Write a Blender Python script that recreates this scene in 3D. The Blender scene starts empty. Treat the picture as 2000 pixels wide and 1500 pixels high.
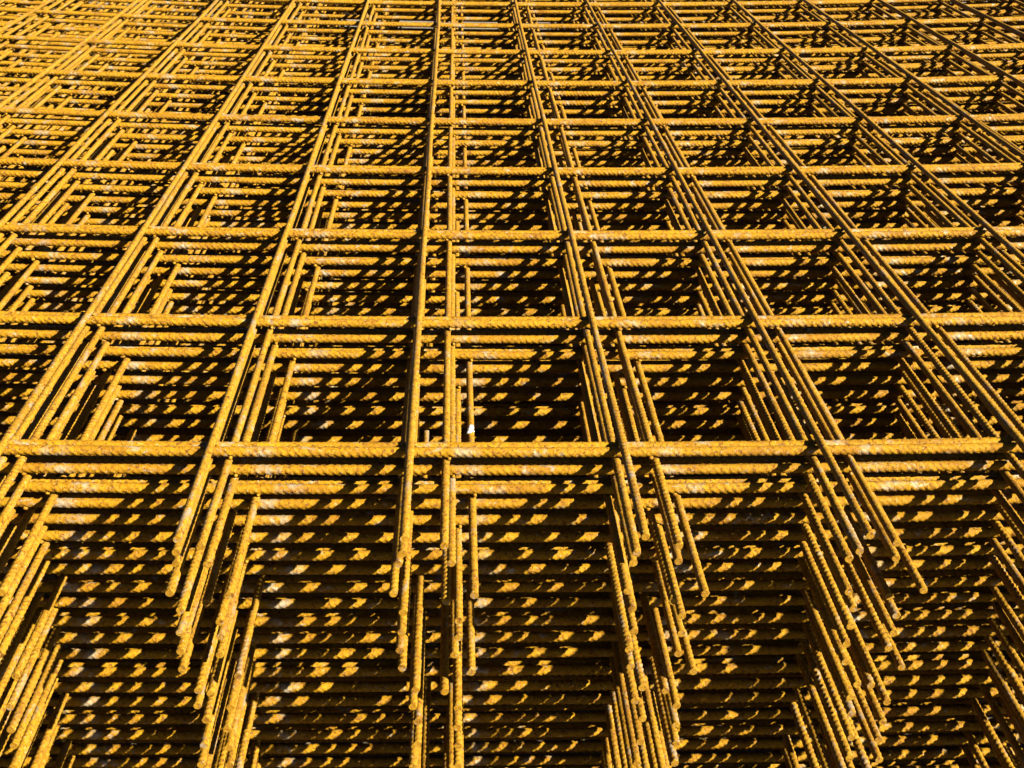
import bpy, math, random
import numpy as np
from mathutils import Matrix, Vector, Euler

random.seed(11)
rng = np.random.default_rng(5)
scene = bpy.context.scene
MM = 0.001

# ------------------------------------------------------------------ camera
CAM_PITCH, CAM_YAW, CAM_ROLL = math.radians(24.6658), math.radians(2.4695), math.radians(0.7724)
CAM_POS = Vector((30.33, -907.72, 463.78)) * MM
fw = Vector((math.sin(CAM_YAW) * math.cos(CAM_PITCH), math.cos(CAM_YAW) * math.cos(CAM_PITCH), -math.sin(CAM_PITCH)))
rt0 = Vector((math.cos(CAM_YAW), -math.sin(CAM_YAW), 0))
up0 = rt0.cross(fw)
rt = rt0 * math.cos(CAM_ROLL) + up0 * math.sin(CAM_ROLL)
up = up0 * math.cos(CAM_ROLL) - rt0 * math.sin(CAM_ROLL)
cam_data = bpy.data.cameras.new('camera')
cam_data.sensor_fit = 'HORIZONTAL'
cam_data.sensor_width = 36.0
cam_data.lens = 2679.4 / 2000 * 36.0
cam_data.clip_start = 0.01
cam_data.clip_end = 300.0
cam = bpy.data.objects.new('camera', cam_data)
m = Matrix((rt, up, -fw)).transposed().to_4x4()
m.translation = CAM_POS
cam.matrix_world = m
scene.collection.objects.link(cam)
scene.camera = cam

# ------------------------------------------------------------------ sky and sun
SUN_TO = Vector((1.4, -0.88, 1.0)).normalized()          # towards the sun: right, camera side, low
SUN_EL = math.asin(SUN_TO.z)
world = bpy.data.worlds.new('World')
scene.world = world
world.use_nodes = True
wn = world.node_tree
wn.nodes.clear()
sky = wn.nodes.new('ShaderNodeTexSky')
sky.sky_type = 'NISHITA'
sky.sun_disc = False
sky.air_density = 0.12
sky.dust_density = 0.2
sky.sun_elevation = SUN_EL
sky.sun_rotation = math.atan2(SUN_TO.x, SUN_TO.y)
bg = wn.nodes.new('ShaderNodeBackground')
bg.inputs['Strength'].default_value = 0.05
wo = wn.nodes.new('ShaderNodeOutputWorld')
wn.links.new(sky.outputs[0], bg.inputs[0])
wn.links.new(bg.outputs[0], wo.inputs[0])

sun_data = bpy.data.lights.new('sun', 'SUN')
sun_data.energy = 5.0
sun_data.angle = math.radians(0.5)
sun_data.color = (1.0, 0.93, 0.76)
sun = bpy.data.objects.new('sun', sun_data)
sun.rotation_euler = (-SUN_TO).to_track_quat('-Z', 'Y').to_euler()
sun.location = (2, -2, 2)
scene.collection.objects.link(sun)

vs = scene.view_settings
vs.view_transform = 'Standard'
vs.look = 'None'
vs.exposure = 3.22
vs.gamma = 1.0
vs.use_curve_mapping = False

scene.cycles.max_bounces = 3
scene.cycles.diffuse_bounces = 1
scene.cycles.glossy_bounces = 2

# ------------------------------------------------------------------ materials
class Nodes:
    def __init__(self, mat):
        mat.use_nodes = True
        self.t = mat.node_tree
        self.t.nodes.clear()
    def n(self, kind, **kw):
        nd = self.t.nodes.new(kind)
        for k, v in kw.items():
            setattr(nd, k, v)
        return nd
    def link(self, a, b):
        self.t.links.new(a, b)
    def noise(self, vec, scale, detail=3.0, rough=0.55, dist=0.0):
        nd = self.n('ShaderNodeTexNoise')
        nd.inputs['Scale'].default_value = scale
        nd.inputs['Detail'].default_value = detail
        nd.inputs['Roughness'].default_value = rough
        nd.inputs['Distortion'].default_value = dist
        self.link(vec, nd.inputs['Vector'])
        return nd.outputs['Fac']
    def ramp(self, fac, lo, hi):
        nd = self.n('ShaderNodeMapRange')
        nd.inputs['From Min'].default_value = lo
        nd.inputs['From Max'].default_value = hi
        self.link(fac, nd.inputs['Value'])
        return nd.outputs[0]
    def math(self, op, a, b=None):
        nd = self.n('ShaderNodeMath', operation=op)
        for i, v in enumerate((a, b)):
            if v is None: continue
            if isinstance(v, (int, float)): nd.inputs[i].default_value = v
            else: self.link(v, nd.inputs[i])
        return nd.outputs[0]
    def mix(self, fac, a, b):
        nd = self.n('ShaderNodeMix', data_type='RGBA')
        if isinstance(fac, (int, float)): nd.inputs[0].default_value = fac
        else: self.link(fac, nd.inputs[0])
        for i, v in ((6, a), (7, b)):
            if isinstance(v, tuple): nd.inputs[i].default_value = (*v, 1)
            else: self.link(v, nd.inputs[i])
        return nd.outputs[2]


def rust_material(name, gold, brown, pale, grey_lo, grey_hi, rubbed, streak, period):
    """Flaky yellow-orange rust over mill-scale steel; bare grey metal near the welds and where bars were rubbed."""
    mat = bpy.data.materials.new(name)
    N = Nodes(mat)
    tc = N.n('ShaderNodeTexCoord')
    oi = N.n('ShaderNodeObjectInfo')
    sc = N.n('ShaderNodeVectorMath', operation='SCALE')
    sc.inputs[0].default_value = (3.1, 5.7, 9.3)
    N.link(oi.outputs['Random'], sc.inputs['Scale'])
    ad = N.n('ShaderNodeVectorMath', operation='ADD')
    N.link(tc.outputs['Object'], ad.inputs[0])
    N.link(sc.outputs[0], ad.inputs[1])
    vec = ad.outputs[0]
    # streaky coordinates, drawn out along the bar
    mp = N.n('ShaderNodeMapping')
    mp.inputs['Scale'].default_value = streak
    N.link(vec, mp.inputs['Vector'])
    svec = mp.outputs[0]

    big = N.noise(svec, 55, 3, 0.6)
    mid = N.noise(vec, 210, 4, 0.65, 0.4)
    fine = N.noise(vec, 620, 3, 0.7)
    blot = N.noise(vec, 330, 3, 0.6, 0.8)
    col = N.mix(N.ramp(mid, 0.40, 0.66), gold, pale)
    col = N.mix(N.math('MULTIPLY', N.ramp(big, 0.50, 0.68), 0.55), col, brown)
    pink = N.noise(vec, 270, 4, 0.7, 0.5)
    col = N.mix(N.math('MULTIPLY', N.ramp(pink, 0.55, 0.65), 0.6), col, (0.1020, 0.0530, 0.0070))
    col = N.mix(N.math('MULTIPLY', N.ramp(blot, 0.54, 0.63), 0.85), col, (0.0350, 0.0110, 0.0015))
    col = N.mix(N.math('MULTIPLY', N.ramp(fine, 0.55, 0.65), 0.7), col, (0.0470, 0.0165, 0.0012))
    speck = N.noise(vec, 480, 2, 0.5, 0.3)
    col = N.mix(N.math('MULTIPLY', N.ramp(speck, 0.68, 0.74), 0.9), col, (0.1450, 0.1250, 0.0850))
    # per-bar tint
    col = N.mix(N.math('MULTIPLY', oi.outputs['Random'], 0.2), col, brown)
    # bare grey metal: scattered scuffs, plus more beside each weld along the bar
    scuff = N.noise(svec, 95, 4, 0.7, 0.6)
    grey = N.ramp(scuff, grey_lo, grey_hi)
    if period:
        sp = N.n('ShaderNodeSeparateXYZ')
        N.link(tc.outputs['Object'], sp.inputs[0])
        ph = N.math('FRACT', N.math('DIVIDE', sp.outputs[0], period))
        near = N.math('SUBTRACT', 1.0, N.math('MULTIPLY', N.math('ABSOLUTE', N.math('SUBTRACT', ph, 0.085)), 12.0))
        near = N.math('MAXIMUM', near, 0.0)
        weldg = N.math('MULTIPLY', near, N.ramp(N.noise(vec, 140, 3, 0.6), 0.42, 0.6))
        grey = N.math('MINIMUM', N.math('ADD', grey, weldg), 1.0)
    grey = N.math('MULTIPLY', grey, N.ramp(mid, 0.34, 0.52))
    col = N.mix(N.math('MULTIPLY', grey, 0.8), col, rubbed)
    bs = N.n('ShaderNodeBsdfPrincipled')
    N.link(col, bs.inputs['Base Color'])
    N.link(N.math('MULTIPLY', grey, 0.25), bs.inputs['Metallic'])
    ro = N.math('SUBTRACT', 0.74, N.math('MULTIPLY', grey, 0.34))
    N.link(ro, bs.inputs['Roughness'])
    bs.inputs['Specular IOR Level'].default_value = 0.08
    bp = N.n('ShaderNodeBump')
    bp.inputs['Strength'].default_value = 0.8
    bp.inputs['Distance'].default_value = 0.0009
    hgt = N.math('ADD', N.math('MULTIPLY', mid, 0.7), N.math('MULTIPLY', fine, 0.5))
    N.link(hgt, bp.inputs['Height'])
    N.link(bp.outputs[0], bs.inputs['Normal'])
    out = N.n('ShaderNodeOutputMaterial')
    N.link(bs.outputs[0], out.inputs[0])
    return mat


M_CROSS = rust_material('rust_cross_bar', (0.1150, 0.0548, 0.0002), (0.0680, 0.0250, 0.0003), (0.1380, 0.0760, 0.0007),
                        0.60, 0.69, (0.1300, 0.1170, 0.0880), (0.55, 1, 1), 0.150)
M_LONG = rust_material('rust_long_bar', (0.1050, 0.0505, 0.0006), (0.0680, 0.0290, 0.0030), (0.1320, 0.0735, 0.0045),
                       0.57, 0.68, (0.1080, 0.0900, 0.0700), (1, 0.28, 1), None)
M_WELD = rust_material('rust_weld', (0.1120, 0.0530, 0.0003), (0.0805, 0.0315, 0.0021), (0.1470, 0.0875, 0.0070),
                       0.60, 0.70, (0.1680, 0.1575, 0.1330), (1, 1, 1), None)

mat = bpy.data.materials.new('white_paint')
N = Nodes(mat)
tc = N.n('ShaderNodeTexCoord')
bs = N.n('ShaderNodeBsdfPrincipled')
N.link(N.mix(N.ramp(N.noise(tc.outputs['Object'], 500, 3), 0.62, 0.75), (0.22, 0.22, 0.22), (0.12, 0.085, 0.04)), bs.inputs['Base Color'])
bs.inputs['Roughness'].default_value = 0.4
out = N.n('ShaderNodeOutputMaterial')
N.link(bs.outputs[0], out.inputs[0])
M_WHITE = mat

mat = bpy.data.materials.new('dark_yard_soil')
N = Nodes(mat)
tc = N.n('ShaderNodeTexCoord')
bs = N.n('ShaderNodeBsdfPrincipled')
nz = N.noise(tc.outputs['Object'], 14, 8, 0.7)
N.link(N.mix(N.ramp(nz, 0.35, 0.7), (0.030, 0.022, 0.014), (0.085, 0.060, 0.032)), bs.inputs['Base Color'])
bs.inputs['Roughness'].default_value = 0.95
bp = N.n('ShaderNodeBump')
bp.inputs['Strength'].default_value = 0.6
bp.inputs['Distance'].default_value = 0.02
N.link(nz, bp.inputs['Height'])
N.link(bp.outputs[0], bs.inputs['Normal'])
out = N.n('ShaderNodeOutputMaterial')
N.link(bs.outputs[0], out.inputs[0])
M_SOIL = mat

# ------------------------------------------------------------------ dimensions (mm)
W, L = 150.0, 250.0            # bar spacing across, bar spacing in depth
R_CROSS, R_LONG = 3.42, 2.66   # core radii, ribs come on top
DZ = 7.2                       # long-bar axis above cross-bar axis in one mat
H = 14.6                       # height of one pair of nested mats
COLS = list(range(-7, 14))     # long-bar columns; column 3 is x = 0
ROWS = list(range(0, 13))      # cross-bar rows; row 0 is y = 0
LEVELS = 23
X_LO, X_HI = (COLS[0] - 3) * W - 28, (COLS[-1] - 3) * W + 28
Y_FAR = ROWS[-1] * L + 130


def sag(x):
    u = x - 150.0
    return (0.2603 if u < 0 else 0.2038) * (u / 1000.0) ** 2 * 100.0


def mesh_from(name, verts, faces, mat, smooth=True, flat_tail=0):
    me = bpy.data.meshes.new(name)
    me.from_pydata(verts, [], faces)
    me.materials.append(mat)
    if smooth:
        me.polygons.foreach_set('use_smooth', [True] * (len(me.polygons) - flat_tail) + [False] * flat_tail)
    me.update()
    return me


def ribbed_bar(name, length, r0, pitch, rib, mat, curve, seed, seg=14, per=8, roll=None, tilt=0.6, groove=0.42):
    """Ribbed reinforcing bar along its own axis from 0 to length (mm); curve(t) gives the two side offsets."""
    g = np.random.default_rng(seed)
    step = pitch / per
    t = np.arange(0, length + step * 0.5, step)
    n = len(t)
    phi = np.arange(seg) / seg * 2 * math.pi
    roll = g.uniform(0, 2 * math.pi) if roll is None else roll
    half = np.mod(phi + roll, 2 * math.pi) / math.pi
    side = np.where(half < 1, 1, -1)
    loc = np.mod(half, 1.0) * 2 - 1                       # -1..1 across each ribbed flank
    crescent = np.sqrt(np.clip(1 - loc ** 2, 0, 1))
    T, PH = np.meshgrid(t, phi, indexing='ij')
    u = T / pitch + side[None, :] * loc[None, :] * tilt + np.where(side > 0, 0, 0.5)[None, :]
    fr = np.mod(u, 1.0)
    nrib = int(length / pitch) + 12
    lump = np.clip(1 + 0.2 * g.normal(0, 1, (nrib, seg)), 0.45, 1.5)
    lump = lump[np.clip(np.floor(u).astype(int) + 4, 0, nrib - 1), np.arange(seg)[None, :]]
    bump = np.clip(np.minimum(fr, 1 - fr) / groove, 0, 1) ** 0.8 * lump      # broad lobes, narrow grooves between them
    wear = 0.75 + 0.25 * np.sin(T * 0.013 + g.uniform(0, 6)) * np.sin(T * 0.0047 + g.uniform(0, 6))
    r = r0 + rib * bump * crescent[None, :] * wear + 0.22 * rib * (np.abs(loc) > 0.86)[None, :]
    r = r + g.normal(0, 0.05, r.shape)
    r[0] = r0 + 0.1
    r[-1] = r0 + 0.1
    o1, o2 = curve(t)
    A = r * np.cos(PH) + o1[:, None]
    B = r * np.sin(PH) + o2[:, None]
    return T, A, B, n, seg, t, o1, o2


def skin_faces(n, seg):
    i = np.arange(n - 1)[:, None] * seg
    j = np.arange(seg)[None, :]
    k = (j + 1) % seg
    q = np.stack([i + j, i + k, i + seg + k, i + seg + j], -1).reshape(-1, 4)
    f = q.tolist()
    c = n * seg
    f.append(tuple(c + s for s in reversed(range(seg))))
    f.append(tuple(c + seg + s for s in range(seg)))
    return f


def wander(amp, seed):
    g = np.random.default_rng(seed)
    ph = g.uniform(0, 6.28, 6)
    return lambda t: amp * (0.6 * np.sin(t / 170 + ph[0]) + 0.5 * np.sin(t / 83 + ph[1]) + 0.8 * np.sin(t / 410 + ph[2])) / 1.4


def cross_mesh(seed):
    wy, wz = wander(0.75, seed), wander(0.25, seed + 1)
    sagv = np.vectorize(sag)
    length = X_HI - X_LO
    T, A, B, n, seg, t, o1, o2 = ribbed_bar('cross_bar', length, R_CROSS, 5.6, 1.2, M_CROSS,
                                            lambda t: (wy(t), sagv(t + X_LO) + wz(t)), seed,
                                            roll=math.radians(115 + 38 * math.sin(seed * 1.7)), tilt=1.15)
    X = T + X_LO
    v = np.stack([X, A, B], -1).reshape(-1, 3)
    v = np.concatenate([v, v[:seg], v[-seg:]]) * MM
    return mesh_from('cross_bar', v.tolist(), skin_faces(n, seg), M_CROSS, flat_tail=2)


def long_mesh(seed):
    wx, wz = wander(0.8, seed), wander(0.3, seed + 1)
    T, A, B, n, seg, t, o1, o2 = ribbed_bar('long_bar', Y_FAR + 160, R_LONG, 5.4, 0.75, M_LONG,
                                            lambda t: (wx(t), wz(t)), seed)
    v = np.stack([A, T, B], -1).reshape(-1, 3)
    v = np.concatenate([v, v[:seg], v[-seg:]]) * MM
    return mesh_from('long_bar', v.tolist(), [tuple(reversed(q)) for q in skin_faces(n, seg)], M_LONG, flat_tail=2)


CROSS = [cross_mesh(100 + 7 * i) for i in range(6)]
LONG = [long_mesh(300 + 7 * i) for i in range(6)]
LONG_START = 160.0             # the long bars' meshes start at their cut front end


def blob(cx, cy, cz, rx, ry, rz, g):
    """Small lumpy bead, 26 vertices."""
    vs_, fs_ = [], []
    nl, ns = 4, 7
    vs_.append((cx, cy, cz + rz))
    for i in range(1, nl):
        th = math.pi * i / nl
        for j in range(ns):
            a = 2 * math.pi * j / ns + i * 0.4
            k = 1 + g.uniform(-0.18, 0.18)
            vs_.append((cx + rx * k * math.sin(th) * math.cos(a), cy + ry * k * math.sin(th) * math.sin(a), cz + rz * math.cos(th)))
    vs_.append((cx, cy, cz - rz))
    for j in range(ns):
        fs_.append((0, 1 + j, 1 + (j + 1) % ns))
        for i in range(nl - 2):
            a, b = 1 + i * ns, 1 + (i + 1) * ns
            fs_.append((a + j, b + j, b + (j + 1) % ns, a + (j + 1) % ns))
        b = 1 + (nl - 2) * ns
        fs_.append((len(vs_) - 1, b + (j + 1) % ns, b + j))
    return vs_, fs_


# column positions inside a mat are not perfectly even
JIT_L = {c: rng.uniform(-3.0, 3.0) for c in COLS}
JIT_R = {c: rng.uniform(-3.0, 3.0) for c in COLS}
JIT_L.update({-1: 3.9, 0: 3.8, 1: 2.5, 2: 1.0, 3: -2.2, 4: 3.0, 5: 2.0, 6: 1.2, 7: 5.7, 8: 1.8, 9: 2.8})
JIT_R.update({-3: -11.0, -2: -9.0, -1: -12.0, 0: -10.5, 1: -12.0, 2: -12.5, 3: -2.0, 4: 2.5, 5: 1.0})
JIT_ROW = {r: rng.uniform(-1.6, 1.6) for r in ROWS}
JIT_ROW.update({0: 0.0, 1: 0.8})


def weld_mesh(jit, up_sign):
    g = np.random.default_rng(77 if up_sign > 0 else 78)
    V, F = [], []
    for c in COLS:
        for r in ROWS:
            x = (c - 3) * W + jit[c]
            y = r * L + JIT_ROW[r]
            for sx, sy in ((1, 1), (-1, -1)) if g.random() < 0.5 else ((1, -1), (-1, 1)):
                v, f = blob(x + sx * 2.2, y + sy * 2.6, sag(x) + up_sign * 3.5, 2.0 + g.uniform(-.4, .5), 2.0 + g.uniform(-.4, .5), 1.6, g)
                o = len(V)
                V += [(a * MM, b * MM, d * MM) for a, b, d in v]
                F += [tuple(o + q for q in ff) for ff in f]
    return mesh_from('weld_beads', V, F, M_WELD)


WELD_UP = weld_mesh(JIT_L, 1)
WELD_DOWN = weld_mesh(JIT_R, -1)

# ------------------------------------------------------------------ ground
GZ = -(H * LEVELS) - 6.0
S = 40.0
ground_me = mesh_from('ground', [(-S, -S, 0), (S, -S, 0), (S, S, 0), (-S, S, 0)], [(0, 1, 2, 3)], M_SOIL, False)
ground = bpy.data.objects.new('ground', ground_me)
ground.location = (0, 0, GZ * MM)
ground['kind'] = 'structure'
ground['label'] = 'dark yard soil under the stack of mesh mats'
scene.collection.objects.link(ground)

# ------------------------------------------------------------------ the mats
# (x offset, y of the cut ends) of the mats whose long bars lie uppermost ...
UP = [(-1.5, -138.5), (-5.5, -136), (-6.7, -124.5), (-10.8, -137), (-5.4, -137.5), (-6, -139.7), (-7.5, -140), (-6.4, -140.2),
      (2.2, -143.6), (-0.2, -142.5), (3.7, -141), (3.1, -147.6), (1.2, -151.8)]
# ... and of the turned-over mats whose cross bars lie uppermost
DOWN = [(23.2, -125.5), (26.2, -122.8), (42.2, -138), (23.4, -126.4), (31, -125.5), (30.9, -124.8), (29.4, -125.2), (40.2, -126.7),
        (21, -128.7), (31.7, -126.5), (30.3, -129.3), (30.4, -130.8), (30.1, -135.3)]
# y of the first cross bar of each turned-over mat, and how far behind it lies the one of its partner
FRONT = [-5.3, -6.1, -8.9, -5.6, -5.0, -5.5, -7.7, -5.0, -7.7, -7.1, -10.2, -12.0, -12.0, -15.6, -16.0, -14.7, -18.1, -19.1, -19.0, -17.8]
BACK = [8.9, 13.5, 10.2, 14.0, 12.0, 13.0, 11.0, 12.5, 14.5, 10.5, 12.0, 13.5, 11.5]
while len(UP) < LEVELS: UP.append((random.uniform(-6, 8), random.uniform(-157, -147)))
while len(DOWN) < LEVELS: DOWN.append((random.uniform(22, 40), random.uniform(-142, -132)))
while len(FRONT) < LEVELS: FRONT.append(random.uniform(-22, -17))
while len(BACK) < LEVELS: BACK.append(random.uniform(9.5, 15))

ORD = ['first', 'second', 'third', 'fourth', 'fifth', 'sixth', 'seventh', 'eighth', 'ninth', 'tenth', 'eleventh', 'twelfth',
       'thirteenth', 'fourteenth', 'fifteenth', 'sixteenth', 'seventeenth', 'eighteenth', 'nineteenth']
TENS = {20: ('twentieth', 'twenty'), 30: ('thirtieth', 'thirty'), 40: ('fortieth', 'forty')}


def ordinal(k):
    if k < 20: return ORD[k - 1]
    t, u = k // 10 * 10, k % 10
    return TENS[t][0] if u == 0 else TENS[t][1] + '-' + ORD[u - 1]


def add_part(name, me, parent, loc, rot=(0, 0, 0)):
    o = bpy.data.objects.new(name, me)
    o.parent = parent
    o.location = loc
    o.rotation_euler = rot
    scene.collection.objects.link(o)
    return o


def make_mat(order, level, up):
    x0, y_end = (UP if up else DOWN)[level]
    y_cross = FRONT[level] + (BACK[level] if up else 0.0)
    z_cross = -DZ - H * level
    z_long = DZ if up else -DZ
    root = bpy.data.objects.new('rebar_mesh_mat', None)
    root.location = Vector((x0, y_cross, z_cross)) * MM
    root.empty_display_size = 0.1
    scene.collection.objects.link(root)
    if order == 1:
        lab = 'topmost rusty welded mesh mat, its long bars lying over all the others'
    elif up:
        lab = f'{ordinal(order)} rusty mesh mat down the stack, its long bars above its cross bars'
    else:
        lab = f'{ordinal(order)} rusty mesh mat down the stack, its long bars below its cross bars'
    root['label'] = lab
    root['category'] = 'mesh mat'
    root['group'] = 'rusty welded mesh mats stacked flat'
    jit = JIT_L if up else JIT_R
    for c in COLS:
        x = (c - 3) * W + jit[c] + random.uniform(-0.7, 0.7)
        ye = y_end - y_cross + random.uniform(-2.0, 2.0)
        z = sag(x + x0) + z_long
        yaw = random.uniform(-0.0004, 0.0004)
        add_part('long_bar', LONG[random.randrange(len(LONG))], root, (x * MM, ye * MM, z * MM), (0, random.uniform(0, 6.28), yaw))
    for r in ROWS:
        y = r * L + JIT_ROW[r] + (random.uniform(-0.8, 0.8) if r else 0)
        add_part('cross_bar', CROSS[random.randrange(len(CROSS))], root, (0, y * MM, 0))
    w = add_part('weld_beads', WELD_UP if up else WELD_DOWN, root, (0, 0, 0))
    w['kind'] = 'stuff'
    return root


mats = []
for lev in range(LEVELS):
    mats.append(make_mat(2 * lev + 1, lev, True))
    mats.append(make_mat(2 * lev + 2, lev, False))

# a splash of white paint on one long bar of the sixth mat
g = np.random.default_rng(3)
V, F = [], []
for (ox, oy, rx, ry, rz) in ((0, 0, 3.4, 5.5, 3.2), (0.5, 6, 2.9, 4, 2.6), (-1.0, -4, 2.6, 3.5, 2.6)):
    v, f = blob(ox, oy, 0.9, rx, ry, rz, g)
    o = len(V)
    V += [(a * MM, b * MM, d * MM) for a, b, d in v]
    F += [tuple(o + q for q in ff) for ff in f]
paint_me = mesh_from('paint_splash', V, F, M_WHITE)
sixth = mats[5]
ps = add_part('paint_splash', paint_me, sixth, (JIT_R[3] * MM, 0.110, (sag(40) - DZ) * MM))
ps['label'] = 'splash of white paint on one long bar'
